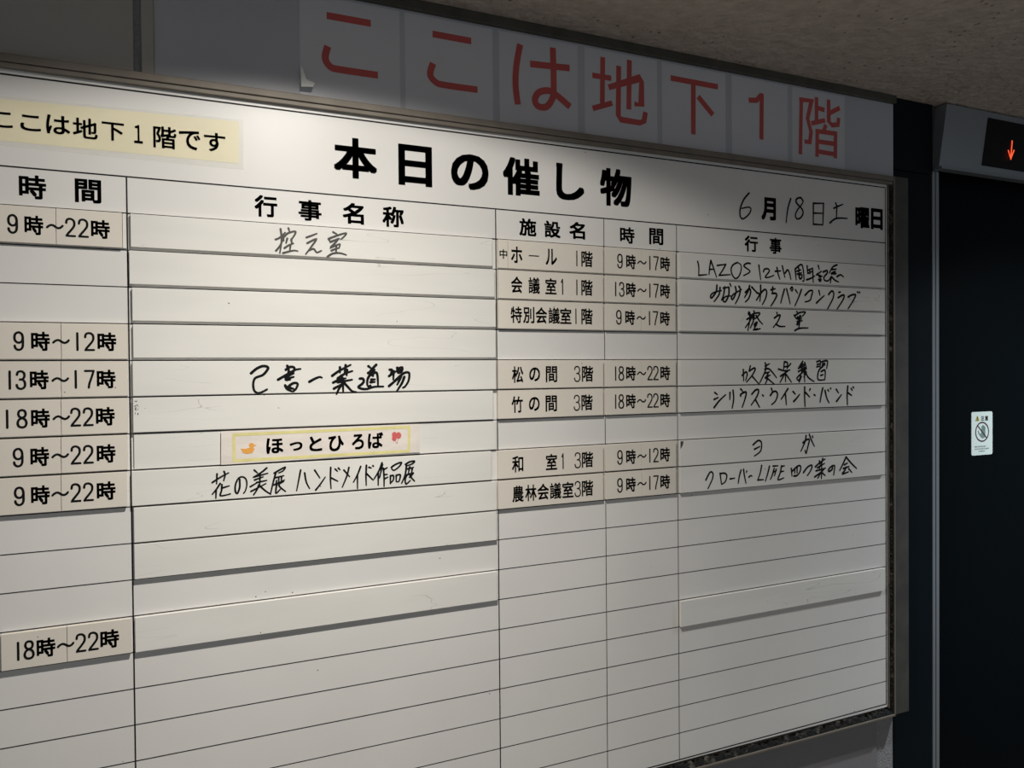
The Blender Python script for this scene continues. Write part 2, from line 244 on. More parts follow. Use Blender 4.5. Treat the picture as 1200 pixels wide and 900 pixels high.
# ------------------------------------------------------------------ measured layout, tenths of a millimetre: x along the wall, z from eye height
HW = {"waiting_left":[[27,[1689,2286],[1703,2121],[1673,1908]],[27,[1612,2117],[1671,2146],[1758,2235]],[27,[1615,1940],[1675,2019],[1735,2145]],[28,[1808,2305],[1823,2256]],[28,[1736,2162],[1801,2227],[1910,2262],[1904,2212],[1843,2118]],[28,[1727,2178],[1735,2106]],[28,[1789,2143],[1769,2069]],[28,[1854,2141],[1854,2086],[1875,2076]],[28,[1744,1990],[1810,2038],[1881,2071]],[28,[1837,2051],[1825,1956]],[28,[1722,1911],[1874,1959],[1945,1955]],[28,[2084,2179],[2162,2212],[2246,2251]],[28,[2094,2089],[2234,2160],[2149,2025],[2070,1914]],[28,[2121,1979],[2193,2005],[2242,1952],[2315,1984]],[29,[2505,2291],[2561,2264]],[29,[2430,2178],[2452,2140]],[29,[2430,2178],[2544,2231],[2705,2288],[2687,2241],[2629,2185]],[29,[2458,2129],[2555,2175],[2600,2195]],[29,[2583,2188],[2531,2117],[2462,2044],[2565,2090],[2611,2104],[2593,2040]],[29,[2473,1993],[2530,2020],[2587,2040]],[29,[2554,2084],[2546,1958]],[29,[2410,1893],[2495,1949],[2609,1961],[2710,1938]]],"dojo":[[35,[1222,36],[1296,101],[1380,143],[1449,142],[1473,106],[1400,13],[1294,-30],[1262,-74],[1251,-151],[1266,-228],[1312,-267],[1375,-257],[1455,-214]],[36,[1765,149],[1786,76],[1796,9]],[36,[1742,88],[1808,132],[1868,120],[1861,65],[1785,43]],[35,[1622,-67],[1741,4],[1873,81],[1966,100]],[36,[1730,-29],[1861,31]],[36,[1741,-57],[1860,-25]],[36,[1785,54],[1757,-80]],[36,[1741,-68],[1805,-69]],[36,[1729,-158],[1760,-214],[1836,-254]],[36,[1761,-191],[1837,-131],[1897,-121],[1919,-149],[1891,-216],[1847,-254]],[36,[1793,-192],[1858,-215]],[36,[2101,-106],[2179,-62],[2258,-31],[2297,-41]],[36,[2461,-14],[2575,65],[2761,162]],[36,[2588,123],[2587,37]],[36,[2680,157],[2661,42]],[36,[2551,-55],[2667,19],[2788,61]],[36,[2702,82],[2695,-10]],[36,[2609,-9],[2631,-79]],[36,[2476,-123],[2574,-78],[2677,-56]],[36,[2550,-118],[2781,-80]],[36,[2487,-220],[2619,-147]],[36,[2631,-56],[2635,-268]],[36,[2636,-125],[2572,-216],[2528,-307]],[36,[2648,-125],[2722,-206],[2779,-265],[2842,-280]],[36,[2551,-66],[2551,-112]],[37,[3052,138],[3099,103]],[37,[3183,161],[3123,103],[3051,22]],[37,[3045,27],[3158,79]],[37,[3087,62],[3098,-14]],[37,[3146,79],[3127,-26]],[37,[3086,10],[3038,-71],[3031,-165],[3060,-206]],[37,[3098,15],[3181,32],[3204,-38],[3209,-179]],[37,[3097,-81],[3162,-79]],[37,[3085,-125],[3156,-120]],[37,[3078,-183],[3096,-201]],[36,[2909,-64],[2956,-65],[2973,-106],[2943,-152],[2884,-197],[2931,-227],[3024,-234],[3143,-201],[3298,-198]],[37,[3409,78],[3446,72],[3421,-5]],[37,[3476,54],[3468,-88]],[37,[3396,-28],[3518,53]],[37,[3394,-193],[3480,-124],[3578,-54]],[37,[3537,112],[3554,29],[3616,53],[3623,118],[3543,101]],[37,[3561,71],[3616,82]],[37,[3504,-100],[3627,5],[3701,34],[3744,10],[3731,-103],[3674,-197],[3631,-223]],[38,[3603,-36],[3565,-113],[3534,-172]],[38,[3658,-43],[3614,-149],[3533,-269]]],"flower":[[24,[643,-1610],[760,-1537],[878,-1477]],[24,[712,-1485],[703,-1635]],[24,[812,-1453],[826,-1508],[805,-1594]],[24,[754,-1633],[708,-1706],[641,-1788]],[24,[697,-1727],[691,-1851]],[24,[779,-1651],[773,-1743],[757,-1818],[884,-1805],[894,-1795]],[24,[788,-1701],[885,-1677]],[24,[1035,-1587],[1034,-1707],[1002,-1797],[971,-1768],[973,-1670],[1015,-1575],[1077,-1551],[1128,-1593],[1138,-1681],[1116,-1767],[1089,-1804]],[24,[1250,-1458],[1297,-1505]],[25,[1435,-1436],[1360,-1497],[1233,-1569]],[24,[1254,-1563],[1449,-1520]],[24,[1253,-1612],[1380,-1571]],[25,[1338,-1529],[1326,-1694]],[25,[1284,-1653],[1432,-1629]],[24,[1189,-1712],[1295,-1653]],[24,[1199,-1784],[1421,-1678]],[25,[1315,-1693],[1283,-1768],[1235,-1842]],[25,[1326,-1705],[1409,-1788],[1488,-1849]],[25,[1545,-1525],[1626,-1480],[1713,-1441],[1680,-1495],[1615,-1524]],[25,[1572,-1516],[1527,-1674],[1488,-1838]],[25,[1555,-1598],[1690,-1573]],[25,[1614,-1591],[1613,-1658]],[25,[1657,-1583],[1651,-1649]],[25,[1538,-1708],[1699,-1641]],[25,[1581,-1645],[1570,-1711]],[25,[1623,-1692],[1688,-1663]],[25,[1580,-1706],[1568,-1838],[1633,-1782]],[25,[1613,-1669],[1623,-1736],[1713,-1821]],[24,[1949,-1499],[1917,-1659],[1883,-1824]],[24,[2010,-1548],[2035,-1697],[2084,-1802]],[24,[2167,-1514],[2246,-1644]],[24,[2179,-1834],[2255,-1742],[2332,-1635]],[25,[2421,-1486],[2414,-1660],[2422,-1826]],[25,[2429,-1656],[2531,-1714]],[25,[2492,-1516],[2527,-1554]],[25,[2544,-1503],[2569,-1533]],[25,[2631,-1541],[2723,-1654]],[25,[2714,-1503],[2676,-1646],[2602,-1818]],[25,[2906,-1498],[2854,-1626],[2784,-1747]],[25,[2852,-1626],[2849,-1856]],[27,[3001,-1486],[2992,-1659],[2994,-1812]],[27,[3010,-1629],[3110,-1735]],[27,[3043,-1520],[3081,-1533]],[27,[3108,-1498],[3120,-1511]],[27,[3262,-1459],[3208,-1588],[3127,-1715]],[27,[3197,-1619],[3193,-1825]],[27,[3269,-1486],[3218,-1705]],[27,[3284,-1550],[3293,-1699],[3292,-1853]],[27,[3284,-1577],[3349,-1543]],[27,[3294,-1657],[3348,-1655]],[27,[3299,-1726],[3358,-1703]],[27,[3420,-1542],[3492,-1498],[3591,-1472],[3557,-1534],[3469,-1593],[3431,-1575],[3420,-1542]],[27,[3402,-1680],[3399,-1813]],[27,[3402,-1685],[3451,-1683],[3450,-1752],[3406,-1802]],[27,[3500,-1681],[3499,-1787]],[27,[3500,-1681],[3566,-1674],[3566,-1727],[3543,-1785],[3505,-1788]],[28,[3662,-1508],[3735,-1469],[3818,-1463],[3779,-1504],[3690,-1531]],[28,[3679,-1520],[3655,-1679],[3592,-1820]],[28,[3700,-1586],[3800,-1565]],[28,[3734,-1555],[3710,-1661]],[28,[3688,-1682],[3799,-1656]],[28,[3778,-1590],[3766,-1654]],[28,[3688,-1682],[3654,-1755],[3670,-1836],[3742,-1782]],[28,[3732,-1674],[3765,-1740],[3815,-1797]],[28,[3732,-1727],[3799,-1667]]],"date":[[32,[11090,3692],[10944,3539],[10852,3335],[10858,3190],[10925,3148],[11060,3232],[11135,3344],[11088,3401],[10892,3359]],[33,[12222,3675],[12138,3437],[12094,3157]],[34,[12573,3651],[12500,3718],[12384,3676],[12391,3594],[12535,3483],[12571,3390],[12498,3288],[12396,3258],[12353,3332],[12408,3445],[12536,3579],[12573,3651]],[34,[12867,3634],[12865,3177]],[34,[12867,3628],[13165,3653]],[35,[13165,3653],[13144,3184]],[34,[12866,3418],[13134,3433]],[34,[12865,3177],[13144,3184]],[35,[13525,3689],[13563,3608]],[35,[13468,3572],[13737,3678]],[35,[13564,3636],[13543,3353]],[35,[13352,3240],[13543,3353],[13872,3377]]],"anniversary":[[30,[9716,2198],[9742,2093],[9741,1923]],[30,[9741,1923],[9943,1947]],[31,[10043,2236],[10015,2107],[9996,1949]],[31,[10043,2236],[10104,2097],[10183,1907]],[31,[10006,2056],[10131,2062]],[31,[10203,2142],[10419,2177]],[31,[10419,2177],[10337,2051],[10246,1946]],[31,[10246,1946],[10536,1973]],[31,[10721,2229],[10611,2179],[10555,2090],[10582,1975],[10655,1903],[10738,1932],[10803,2044],[10813,2175],[10721,2229]],[32,[11056,2224],[10972,2227],[10888,2164],[11046,2062],[10877,1967]],[32,[11282,2202],[11328,1906]],[32,[11405,2072],[11434,2125],[11530,2137],[11559,2086],[11452,1963],[11568,1968],[11684,2010]],[35,[11772,2174],[11801,2048],[11849,1938]],[35,[11723,2097],[11879,2112]],[35,[11919,2218],[11986,1982]],[35,[11997,2072],[12066,2143],[12115,2078],[12154,1944]],[35,[12275,2168],[12304,1943]],[35,[12275,2168],[12436,2274],[12496,2202],[12525,1944],[12484,1927]],[36,[12324,2125],[12435,2161]],[36,[12375,2196],[12384,2075]],[36,[12334,2065],[12455,2101]],[36,[12384,2044],[12404,1970],[12454,1987],[12465,2056],[12384,2044]],[36,[12617,2253],[12627,2101]],[36,[12627,2155],[12760,2207]],[36,[12637,2094],[12760,2145]],[36,[12770,2207],[12789,1909]],[36,[12596,1955],[12718,1991],[12831,2049]],[36,[12688,2180],[12698,2089]],[36,[12935,2277],[12965,2194]],[36,[12882,2074],[13027,2158]],[36,[12934,2069],[13006,2065]],[36,[12965,2032],[13048,2051]],[36,[12944,1977],[13016,1980],[12985,1933],[12954,1962]],[36,[13006,1995],[12995,1941]],[37,[13079,2145],[13184,2181],[13194,2127],[13099,2030],[13130,1962],[13235,1966],[13309,2055]],[37,[13489,2320],[13362,2267],[13257,2130]],[37,[13341,2212],[13468,2225]],[37,[13330,2133],[13436,2169],[13404,2106]],[37,[13319,2117],[13467,2124]],[37,[13319,2055],[13287,1914]],[37,[13340,2041],[13424,1982],[13530,1948]],[37,[13488,2063],[13595,2107],[13680,2063]]],"computer_club":[[35,[10191,1743],[10172,1613],[10064,1488],[10029,1508],[10065,1566],[10172,1613],[10307,1640]],[35,[10272,1703],[10244,1558],[10118,1411]],[35,[10353,1692],[10498,1719]],[35,[10389,1715],[10361,1562],[10306,1445]],[35,[10498,1712],[10488,1552],[10406,1420],[10342,1446],[10406,1521],[10543,1540]],[35,[10526,1785],[10553,1735]],[35,[10663,1732],[10681,1617],[10597,1476],[10561,1497],[10607,1571],[10820,1680]],[35,[10755,1743],[10792,1679],[10754,1532],[10661,1384]],[36,[11035,1769],[10997,1657],[10902,1522]],[36,[10922,1625],[11025,1702],[11062,1645],[11014,1511],[10921,1428]],[36,[11091,1742],[11222,1636],[11279,1616]],[36,[11327,1788],[11327,1640],[11307,1455]],[36,[11222,1629],[11298,1595],[11212,1474]],[36,[11317,1610],[11432,1703],[11489,1660],[11460,1526],[11373,1390]],[37,[11654,1763],[11643,1636]],[37,[11605,1702],[11721,1731]],[37,[11633,1628],[11740,1632],[11759,1581],[11691,1474],[11603,1367]],[37,[11975,1730],[11916,1571],[11872,1434]],[35,[12034,1740],[12093,1562],[12132,1427]],[35,[12143,1744],[12183,1783],[12209,1747],[12183,1700],[12143,1744]],[35,[12283,1727],[12342,1661]],[36,[12453,1741],[12372,1571],[12265,1386]],[36,[12554,1622],[12676,1718],[12768,1722],[12737,1613],[12696,1520],[12553,1478]],[36,[12953,1736],[12980,1637]],[36,[12880,1465],[12983,1545],[13108,1634]],[37,[13234,1661],[13329,1742],[13385,1697],[13359,1572],[13201,1342]],[37,[13540,1719],[13593,1728]],[37,[13518,1601],[13636,1659],[13700,1654],[13657,1550],[13485,1350]],[38,[13818,1626],[13937,1677],[14046,1681],[13980,1561],[13817,1367]],[38,[14107,1747],[14129,1724]],[38,[14166,1749],[14182,1729]]],"waiting_right":[[34,[11018,1225],[11001,1178],[11086,1154],[11043,1047],[10916,900]],[34,[10959,1072],[11137,1162]],[34,[11035,1206],[11034,1060],[10983,842]],[34,[11146,1248],[11171,1196]],[34,[11128,1075],[11111,1181],[11299,1212],[11239,1131],[11136,1076]],[34,[11154,1156],[11127,1036],[11050,895]],[34,[11205,1157],[11289,1052],[11375,981]],[34,[11221,1018],[11152,970],[11186,931],[11238,1018]],[34,[11178,970],[11169,864],[11314,886]],[34,[11135,857],[11237,885]],[35,[11767,1230],[11775,1183]],[35,[11696,1114],[11793,1170],[11854,1172],[11792,1049],[11665,919]],[35,[11739,988],[11844,942],[11986,945]],[36,[12318,1264],[12345,1238]],[35,[12245,1188],[12299,1114]],[35,[12272,1181],[12399,1246],[12554,1263],[12526,1215],[12471,1172]],[36,[12344,1156],[12326,1114],[12444,1158]],[36,[12417,1185],[12362,1102],[12453,1117]],[36,[12326,1053],[12471,1076]],[36,[12398,1102],[12317,985],[12398,1020]],[36,[12398,1048],[12370,910]],[35,[12262,861],[12397,911],[12634,922]]],"wind_practice":[[34,[10859,37],[10868,-196]],[34,[10828,-83],[10931,-12],[10961,-68],[10920,-181]],[34,[11045,109],[11013,12]],[34,[11013,4],[11148,68],[11169,27],[11075,-102],[10940,-222]],[34,[11085,-94],[11272,-266]],[34,[11442,173],[11473,91]],[34,[11442,107],[11558,156]],[34,[11452,74],[11430,-23],[11293,-242]],[34,[11431,42],[11558,41],[11749,-138]],[34,[11451,-40],[11557,-16]],[34,[11440,-138],[11578,-82]],[35,[11515,-32],[11493,-171],[11440,-265]],[34,[11461,-122],[11556,-188],[11684,-272]],[35,[11493,-89],[11461,-155]],[35,[11966,196],[11943,39]],[35,[11966,196],[12052,171],[12041,55]],[35,[12139,154],[12052,72]],[35,[11803,43],[11965,6],[12117,21]],[35,[11856,-109],[11964,-52],[12073,5]],[35,[11997,6],[11996,-227]],[35,[11964,-69],[11845,-241]],[35,[12019,-78],[12159,-237]],[35,[11954,89],[12041,96]],[36,[12481,204],[12381,70],[12514,103]],[36,[12359,53],[12470,137],[12559,120]],[36,[12358,-14],[12581,86]],[36,[12470,170],[12447,-48]],[36,[12537,178],[12570,103]],[36,[12581,52],[12425,-64],[12314,-155],[12369,-198],[12424,-98]],[36,[12380,-231],[12447,-115]],[36,[12514,103],[12535,-233]],[36,[12581,-32],[12513,-132]],[36,[12558,-32],[12647,-150],[12804,-233]],[36,[12425,20],[12581,-15]],[36,[12885,195],[12988,211],[12976,84]],[36,[12897,135],[12976,152]],[36,[12885,84],[12976,101]],[37,[13033,194],[13194,211],[13170,49]],[37,[13056,152],[13125,160]],[37,[13045,118],[13125,126]],[37,[13067,101],[12941,-1],[12918,-187],[13112,-198]],[37,[13010,-18],[13124,7],[13119,-189]],[37,[12998,-103],[13067,-87]]],"wind_band":[[35,[10124,-422],[10188,-464]],[35,[10107,-561],[10212,-524]],[35,[10106,-725],[10236,-592],[10400,-472]],[35,[10512,-429],[10506,-572]],[35,[10589,-384],[10605,-561],[10566,-750]],[36,[10789,-361],[10847,-415]],[36,[10788,-506],[10796,-467],[10914,-423],[10930,-476],[10879,-620],[10825,-738]],[36,[11082,-472],[11185,-388],[11262,-396],[11218,-521],[11064,-697]],[36,[11175,-587],[11285,-750]],[36,[11369,-498],[11393,-522]],[37,[11607,-361],[11633,-429]],[37,[11580,-509],[11650,-436],[11738,-431],[11773,-506],[11719,-626],[11614,-702]],[37,[12062,-375],[11972,-482],[11874,-596]],[37,[11993,-496],[12016,-714]],[38,[12205,-439],[12267,-495]],[38,[12221,-651],[12312,-578],[12388,-504]],[38,[12534,-349],[12530,-562],[12543,-766]],[38,[12558,-466],[12676,-565]],[38,[12692,-392],[12671,-427]],[38,[12806,-519],[12839,-538]],[39,[13058,-378],[13010,-530],[12976,-682]],[39,[13123,-434],[13169,-589],[13239,-702]],[39,[13208,-422],[13232,-447]],[39,[13284,-388],[13297,-402]],[39,[13455,-412],[13521,-491]],[39,[13463,-677],[13608,-535]],[40,[13802,-347],[13782,-545],[13791,-758]],[40,[13807,-496],[13918,-555]],[40,[13909,-405],[13938,-441]],[40,[13967,-370],[13987,-389]]],"yoga":[[34,[11110,-1524],[11243,-1441],[11329,-1482],[11328,-1616],[11280,-1688],[11143,-1758]],[34,[11144,-1619],[11290,-1567]],[36,[12571,-1392],[12539,-1521],[12421,-1722]],[36,[12479,-1542],[12601,-1478],[12662,-1496],[12620,-1632],[12569,-1776],[12539,-1705]],[36,[12662,-1373],[12733,-1515],[12805,-1633]],[36,[12754,-1415],[12764,-1447]]],"clover":[[31,[9890,-2176],[9998,-2025],[10069,-2058],[10050,-2172],[9942,-2351]],[31,[10249,-2062],[10283,-2288]],[31,[10258,-2070],[10366,-2069],[10420,-2123],[10383,-2237],[10292,-2289]],[31,[10502,-2194],[10622,-2187]],[32,[10789,-2029],[10742,-2158],[10713,-2296]],[32,[10854,-2019],[10881,-2167],[10918,-2309]],[32,[10938,-2060],[10929,-2089]],[32,[10994,-2189],[11041,-2162],[11078,-2172]],[32,[11336,-1965],[11297,-2119],[11229,-2263]],[32,[11229,-2263],[11382,-2266]],[33,[11547,-1993],[11498,-2146],[11434,-2299]],[33,[11644,-1998],[11780,-1999]],[33,[11673,-2052],[11623,-2184],[11569,-2271]],[33,[11643,-2125],[11731,-2101]],[33,[11731,-2071],[11682,-2203]],[33,[11878,-2004],[11838,-2152],[11779,-2292],[11936,-2264]],[33,[11878,-2019],[11957,-2009]],[33,[11848,-2130],[11937,-2121]],[35,[12149,-2077],[12167,-2237]],[35,[12158,-2150],[12311,-2044],[12407,-2042],[12397,-2150],[12310,-2239],[12215,-2248]],[36,[12244,-2098],[12244,-2184]],[36,[12311,-2073],[12310,-2188]],[36,[12224,-2241],[12329,-2233]],[36,[12492,-2185],[12599,-2082],[12716,-2038],[12735,-2083],[12676,-2182],[12598,-2257]],[36,[12833,-2081],[12971,-1994],[13119,-1928]],[37,[12951,-1963],[12970,-2038]],[37,[13050,-1910],[13020,-2026]],[36,[12891,-2107],[13099,-2023]],[37,[13010,-2010],[13019,-2129]],[36,[12852,-2170],[13128,-2128]],[37,[12951,-2081],[12960,-2170]],[36,[12812,-2300],[13009,-2202],[13089,-2148]],[37,[13019,-2144],[13009,-2349]],[37,[12989,-2216],[12900,-2335]],[37,[13009,-2202],[13118,-2290]],[37,[13328,-2088],[13328,-2162],[13238,-2208],[13218,-2170],[13288,-2108],[13389,-2084],[13398,-2151],[13368,-2291]],[38,[13745,-1917],[13652,-2062],[13550,-2205]],[38,[13745,-1917],[13898,-2060],[14063,-2188]],[38,[13693,-2086],[13785,-2054]],[38,[13662,-2167],[13836,-2132]],[38,[13744,-2142],[13703,-2214],[13631,-2285],[13815,-2251]],[38,[13826,-2184],[13918,-2269]]]}
REDC = [[[115,[2492,5853],[3220,5854]],[115,[2504,5358],[2461,5157],[2547,5028],[2722,5008],[3331,5012]]],[[115,[4300,5867],[5015,5866]],[115,[4305,5365],[4251,5166],[4353,5045],[4524,5021],[5126,5028]]],[[120,[5969,5971],[5891,5579],[5871,5217],[5913,4874]],[121,[6166,5648],[6987,5698]],[124,[6637,6021],[6649,5331],[6623,5091],[6491,4911],[6316,4903],[6259,5015],[6347,5157],[6553,5213],[6742,5134],[6987,4978]]],[[105,[7708,6019],[7692,5088]],[104,[7476,5640],[7895,5644]],[104,[7477,5013],[7912,5174]],[106,[7833,5462],[8564,5752],[8589,5682],[8576,5228],[8419,5233]],[107,[8064,5908],[8047,4954],[8099,4883],[8542,4876],[8636,4920],[8676,5102]],[108,[8308,6058],[8288,5103]]],[[112,[9275,5859],[10453,5853]],[115,[9831,5866],[9824,4804]],[115,[9947,5583],[10321,5264]]],[[109,[11260,5693],[11471,5718],[11605,5850]],[111,[11614,5885],[11600,4910]]],[[100,[12726,5952],[12690,4716]],[100,[12666,5903],[13020,5920],[12902,5522],[13005,5239],[12964,5011],[12812,5011]],[102,[13167,6020],[13165,5464]],[102,[13197,5789],[13407,5771]],[101,[13012,5427],[13419,5547]],[103,[13524,6017],[13531,5534],[13625,5467],[13805,5499],[13831,5653]],[103,[13538,5714],[13861,5878]],[103,[13443,5449],[13365,5283]],[102,[13186,5307],[13177,4715]],[102,[13133,5277],[13782,5291]],[104,[13732,5327],[13723,4741]],[102,[13194,5056],[13724,5059]],[102,[13193,4838],[13724,4827]]]]
TITLE = [["本",2896,3529,714,659],["日",3908,3514,590,685],["の",4895,3506,700,618],["催",5883,3517,726,677],["し",6879,3516,591,667],["物",7863,3508,701,711]]
HEAD = [[["時",-1627,2647,325,331],["間",-949,2652,331,335]],[["行",1483,2636,340,337],["事",2156,2623,360,331],["名",2848,2628,349,341],["称",3515,2623,365,341]],[["施",6002,2627,340,313],["設",6499,2624,333,304],["名",7017,2637,334,317]],[["時",8110,2622,327,312],["間",8776,2641,329,319]],[["行",11143,2646,351,332],["事",11799,2643,328,340]]]
DATEP = [["月",11616,3408,394,478],["曜",14340,3426,438,474],["日",14794,3431,374,475]]
HERE = [["こ",-1966,3535,237,214],["こ",-1636,3530,243,217],["は",-1305,3546,291,263],["地",-971,3539,309,289],["下",-621,3536,284,260],["１",-291,3538,112,266],["階",61,3530,311,322],["で",399,3532,295,284],["す",750,3542,302,281]]
LABELTXT = [["ほ",1559,-1096,256,241],["っ",1882,-1119,197,139],["と",2187,-1093,201,236],["ひ",2511,-1102,246,250],["ろ",2863,-1090,196,249],["ば",3154,-1081,257,263]]
XV = [-457,5372,7590,9255,15064]
T1 = [[1,[[-2124,1860],[-522,1861],[-522,2364],[-2124,2364]],-1348,[["9",-1861,2108,132,267],["時",-1611,2108,224,267],["~",-1360,2108,217,75],["2",-1171,2108,139,267],["2",-1013,2108,141,267],["時",-797,2108,238,267]]],[4,[[-2129,255],[-473,257],[-473,761],[-2129,759]],-1309,[["9",-1814,503,133,267],["時",-1556,503,225,267],["~",-1309,504,218,75],["l",-1108,504,47,267],["2",-959,504,142,267],["時",-738,504,240,267]]],[5,[[-2137,-279],[-481,-277],[-481,226],[-2137,224]],-1317,[["l",-1926,-32,44,267],["3",-1796,-32,133,267],["時",-1578,-31,225,267],["~",-1325,-31,218,75],["l",-1136,-31,47,267],["7",-966,-31,142,267],["時",-754,-30,240,267]]],[6,[[-2145,-814],[-488,-812],[-488,-308],[-2145,-310]],-1325,[["l",-1964,-567,44,267],["8",-1790,-566,133,267],["時",-1572,-566,225,267],["~",-1320,-566,218,75],["2",-1147,-565,140,267],["2",-991,-565,141,267],["時",-773,-565,240,267]]],[7,[[-2153,-1349],[-496,-1346],[-496,-843],[-2153,-845]],-1333,[["9",-1844,-1101,133,267],["時",-1588,-1101,225,267],["~",-1341,-1100,218,75],["2",-1151,-1100,140,267],["2",-996,-1100,141,267],["時",-770,-1099,240,267]]],[8,[[-2161,-1884],[-514,-1880],[-514,-1377],[-2161,-1380]],-1340,[["9",-1838,-1636,133,267],["時",-1588,-1636,225,267],["~",-1349,-1635,218,75],["2",-1159,-1635,140,267],["2",-1003,-1634,141,267],["時",-777,-1634,240,267]]],[12,[[-2084,-4024],[-488,-4018],[-488,-3515],[-2084,-3520]],-1299,[["l",-1884,-3775,44,267],["8",-1755,-3775,134,267],["時",-1552,-3774,227,267],["~",-1314,-3774,219,75],["2",-1127,-3773,141,267],["2",-972,-3772,142,267],["時",-762,-3772,241,267]]]]
T4 = [[1,[[7583,1863],[9183,1863],[9183,2364],[7583,2364]],8399,[["9",7899,2109,129,277],["時",8148,2109,219,277],["~",8395,2109,211,77],["l",8578,2109,45,277],["7",8719,2109,135,277],["時",8936,2109,228,277]]],[2,[[7579,1331],[9179,1332],[9179,1832],[7579,1832]],8395,[["l",7801,1577,43,277],["3",7936,1577,130,277],["時",8144,1577,219,277],["~",8391,1577,211,77],["l",8574,1577,45,277],["7",8715,1577,135,277],["時",8932,1577,228,277]]],[3,[[7575,799],[9175,800],[9175,1301],[7575,1300]],8376,[["9",7866,1045,129,277],["時",8119,1045,218,277],["~",8370,1045,210,77],["l",8562,1045,45,277],["7",8699,1045,135,277],["時",8924,1046,228,277]]],[5,[[7570,-266],[9174,-263],[9174,237],[7570,236]],8383,[["l",7788,-19,43,277],["8",7912,-19,130,277],["時",8131,-19,219,277],["~",8371,-19,211,77],["2",8562,-18,134,277],["2",8700,-18,135,277],["時",8921,-18,229,277]]],[6,[[7566,-798],[9170,-795],[9170,-294],[7566,-297]],8379,[["l",7784,-551,43,277],["8",7907,-551,130,277],["時",8127,-551,219,277],["~",8367,-550,211,77],["2",8558,-550,135,277],["2",8696,-550,136,277],["時",8917,-550,229,277]]],[8,[[7561,-1862],[9171,-1858],[9171,-1358],[7561,-1361]],8371,[["9",7870,-1615,130,277],["時",8119,-1615,219,277],["~",8367,-1614,211,77],["l",8550,-1614,45,277],["2",8688,-1614,136,277],["時",8909,-1613,229,277]]],[9,[[7556,-2394],[9167,-2390],[9167,-1889],[7556,-1893]],8375,[["9",7866,-2147,130,277],["時",8115,-2147,219,277],["~",8363,-2146,211,77],["l",8546,-2146,45,277],["7",8688,-2145,136,277],["時",8905,-2145,229,277]]]]
N3 = [[1,[[5391,1862],[7535,1863],[7535,2364],[5391,2364]],5580,[["中",5488,2109,149,170],["ホ",5747,2109,222,293],["ー",6087,2109,204,21],["ル",6438,2109,231,293],["l",6967,2109,48,293],["階",7183,2109,242,293]]],[2,[[5386,1330],[7531,1331],[7531,1832],[5386,1831]],5575,[["会",5742,1576,222,293],["議",6086,1576,227,293],["室",6426,1576,231,293],["1",6662,1576,84,293],["l",6963,1577,48,293],["階",7178,1577,242,293]]],[3,[[5381,797],[7526,799],[7526,1300],[5381,1299]],5570,[["特",5729,1043,222,293],["別",5974,1044,225,293],["会",6226,1044,229,293],["議",6485,1044,232,293],["室",6726,1044,236,293],["l",6939,1044,48,293],["階",7174,1044,242,293]]],[5,[[5370,-269],[7518,-266],[7518,235],[5370,233]],5560,[["松",5745,-22,222,293],["の",6082,-21,216,252],["間",6423,-21,232,293],["3",6957,-20,143,293],["階",7177,-20,242,293]]],[6,[[5365,-802],[7513,-798],[7513,-297],[5365,-300]],5555,[["竹",5732,-555,222,293],["の",6070,-554,216,252],["間",6414,-553,232,293],["3",6945,-553,143,293],["階",7161,-552,242,293]]],[8,[[5355,-1867],[7505,-1862],[7505,-1361],[5355,-1365]],5544,[["和",5730,-1620,223,293],["室",6409,-1618,232,293],["1",6645,-1618,85,293],["3",6955,-1617,144,293],["階",7163,-1617,242,293]]],[9,[[5350,-2400],[7500,-2394],[7500,-1893],[5350,-1898]],5539,[["農",5732,-2153,223,293],["林",5988,-2152,226,293],["会",6234,-2151,230,293],["議",6487,-2151,233,293],["室",6744,-2150,237,293],["3",6950,-2150,144,293],["階",7159,-2149,242,293]]]]
S2 = [[1,[[-412,1883],[5277,1884],[5277,2364],[-412,2364]],"waiting_left"],[2,[[-436,1346],[5312,1349],[5312,1831],[-436,1830]],None],[3,[[-405,814],[5332,819],[5332,1298],[-405,1295]],None],[4,[[-401,275],[5326,282],[5326,766],[-401,761]],None],[5,[[-414,-281],[5329,-273],[5329,233],[-414,226]],"dojo"],[6,[[-416,-813],[5267,-804],[5267,-300],[-416,-308]],None],[7,[[-412,-1352],[5327,-1340],[5327,-833],[-412,-842]],None],[8,[[-448,-1882],[5224,-1869],[5224,-1366],[-448,-1377]],"flower"],[9,[[-427,-2419],[5317,-2404],[5317,-1898],[-427,-1911]],None],[10,[[-429,-2955],[5312,-2939],[5312,-2431],[-429,-2446]],None],[12,[[-433,-4026],[5318,-4006],[5318,-3496],[-433,-3515]],None]]
S5 = [[1,[[9291,1875],[14975,1876],[14975,2364],[9291,2364]],"anniversary"],[2,[[9287,1342],[14974,1345],[14974,1834],[9287,1832]],"computer_club"],[3,[[9283,812],[14972,816],[14972,1304],[9283,1301]],"waiting_right"],[5,[[9276,-271],[14964,-263],[14964,244],[9276,237]],"wind_practice"],[6,[[9272,-801],[14979,-792],[14979,-286],[9272,-294]],"wind_band"],[8,[[9265,-1865],[14959,-1852],[14959,-1346],[9265,-1357]],"yoga"],[9,[[9268,-2398],[14958,-2383],[14958,-1876],[9268,-1889]],"clover"],[14,[[9264,-5059],[14961,-5036],[14961,-4526],[9264,-4547]],None]]
LABEL = [[770,-1352],[3912,-1316],[3917,-841],[777,-847]]
BORD = [[960,-1298],[3718,-1285],[3730,-884],[959,-900]]
DUCK = [1166,-1125]
BALL = [3508,-1047]
HEREP = [[-3130,3246],[1093,3256],[1101,3898],[-3121,3791]]
HEREF = [[-3130,3190],[1157,3167],[1167,3936],[-3120,3835]]
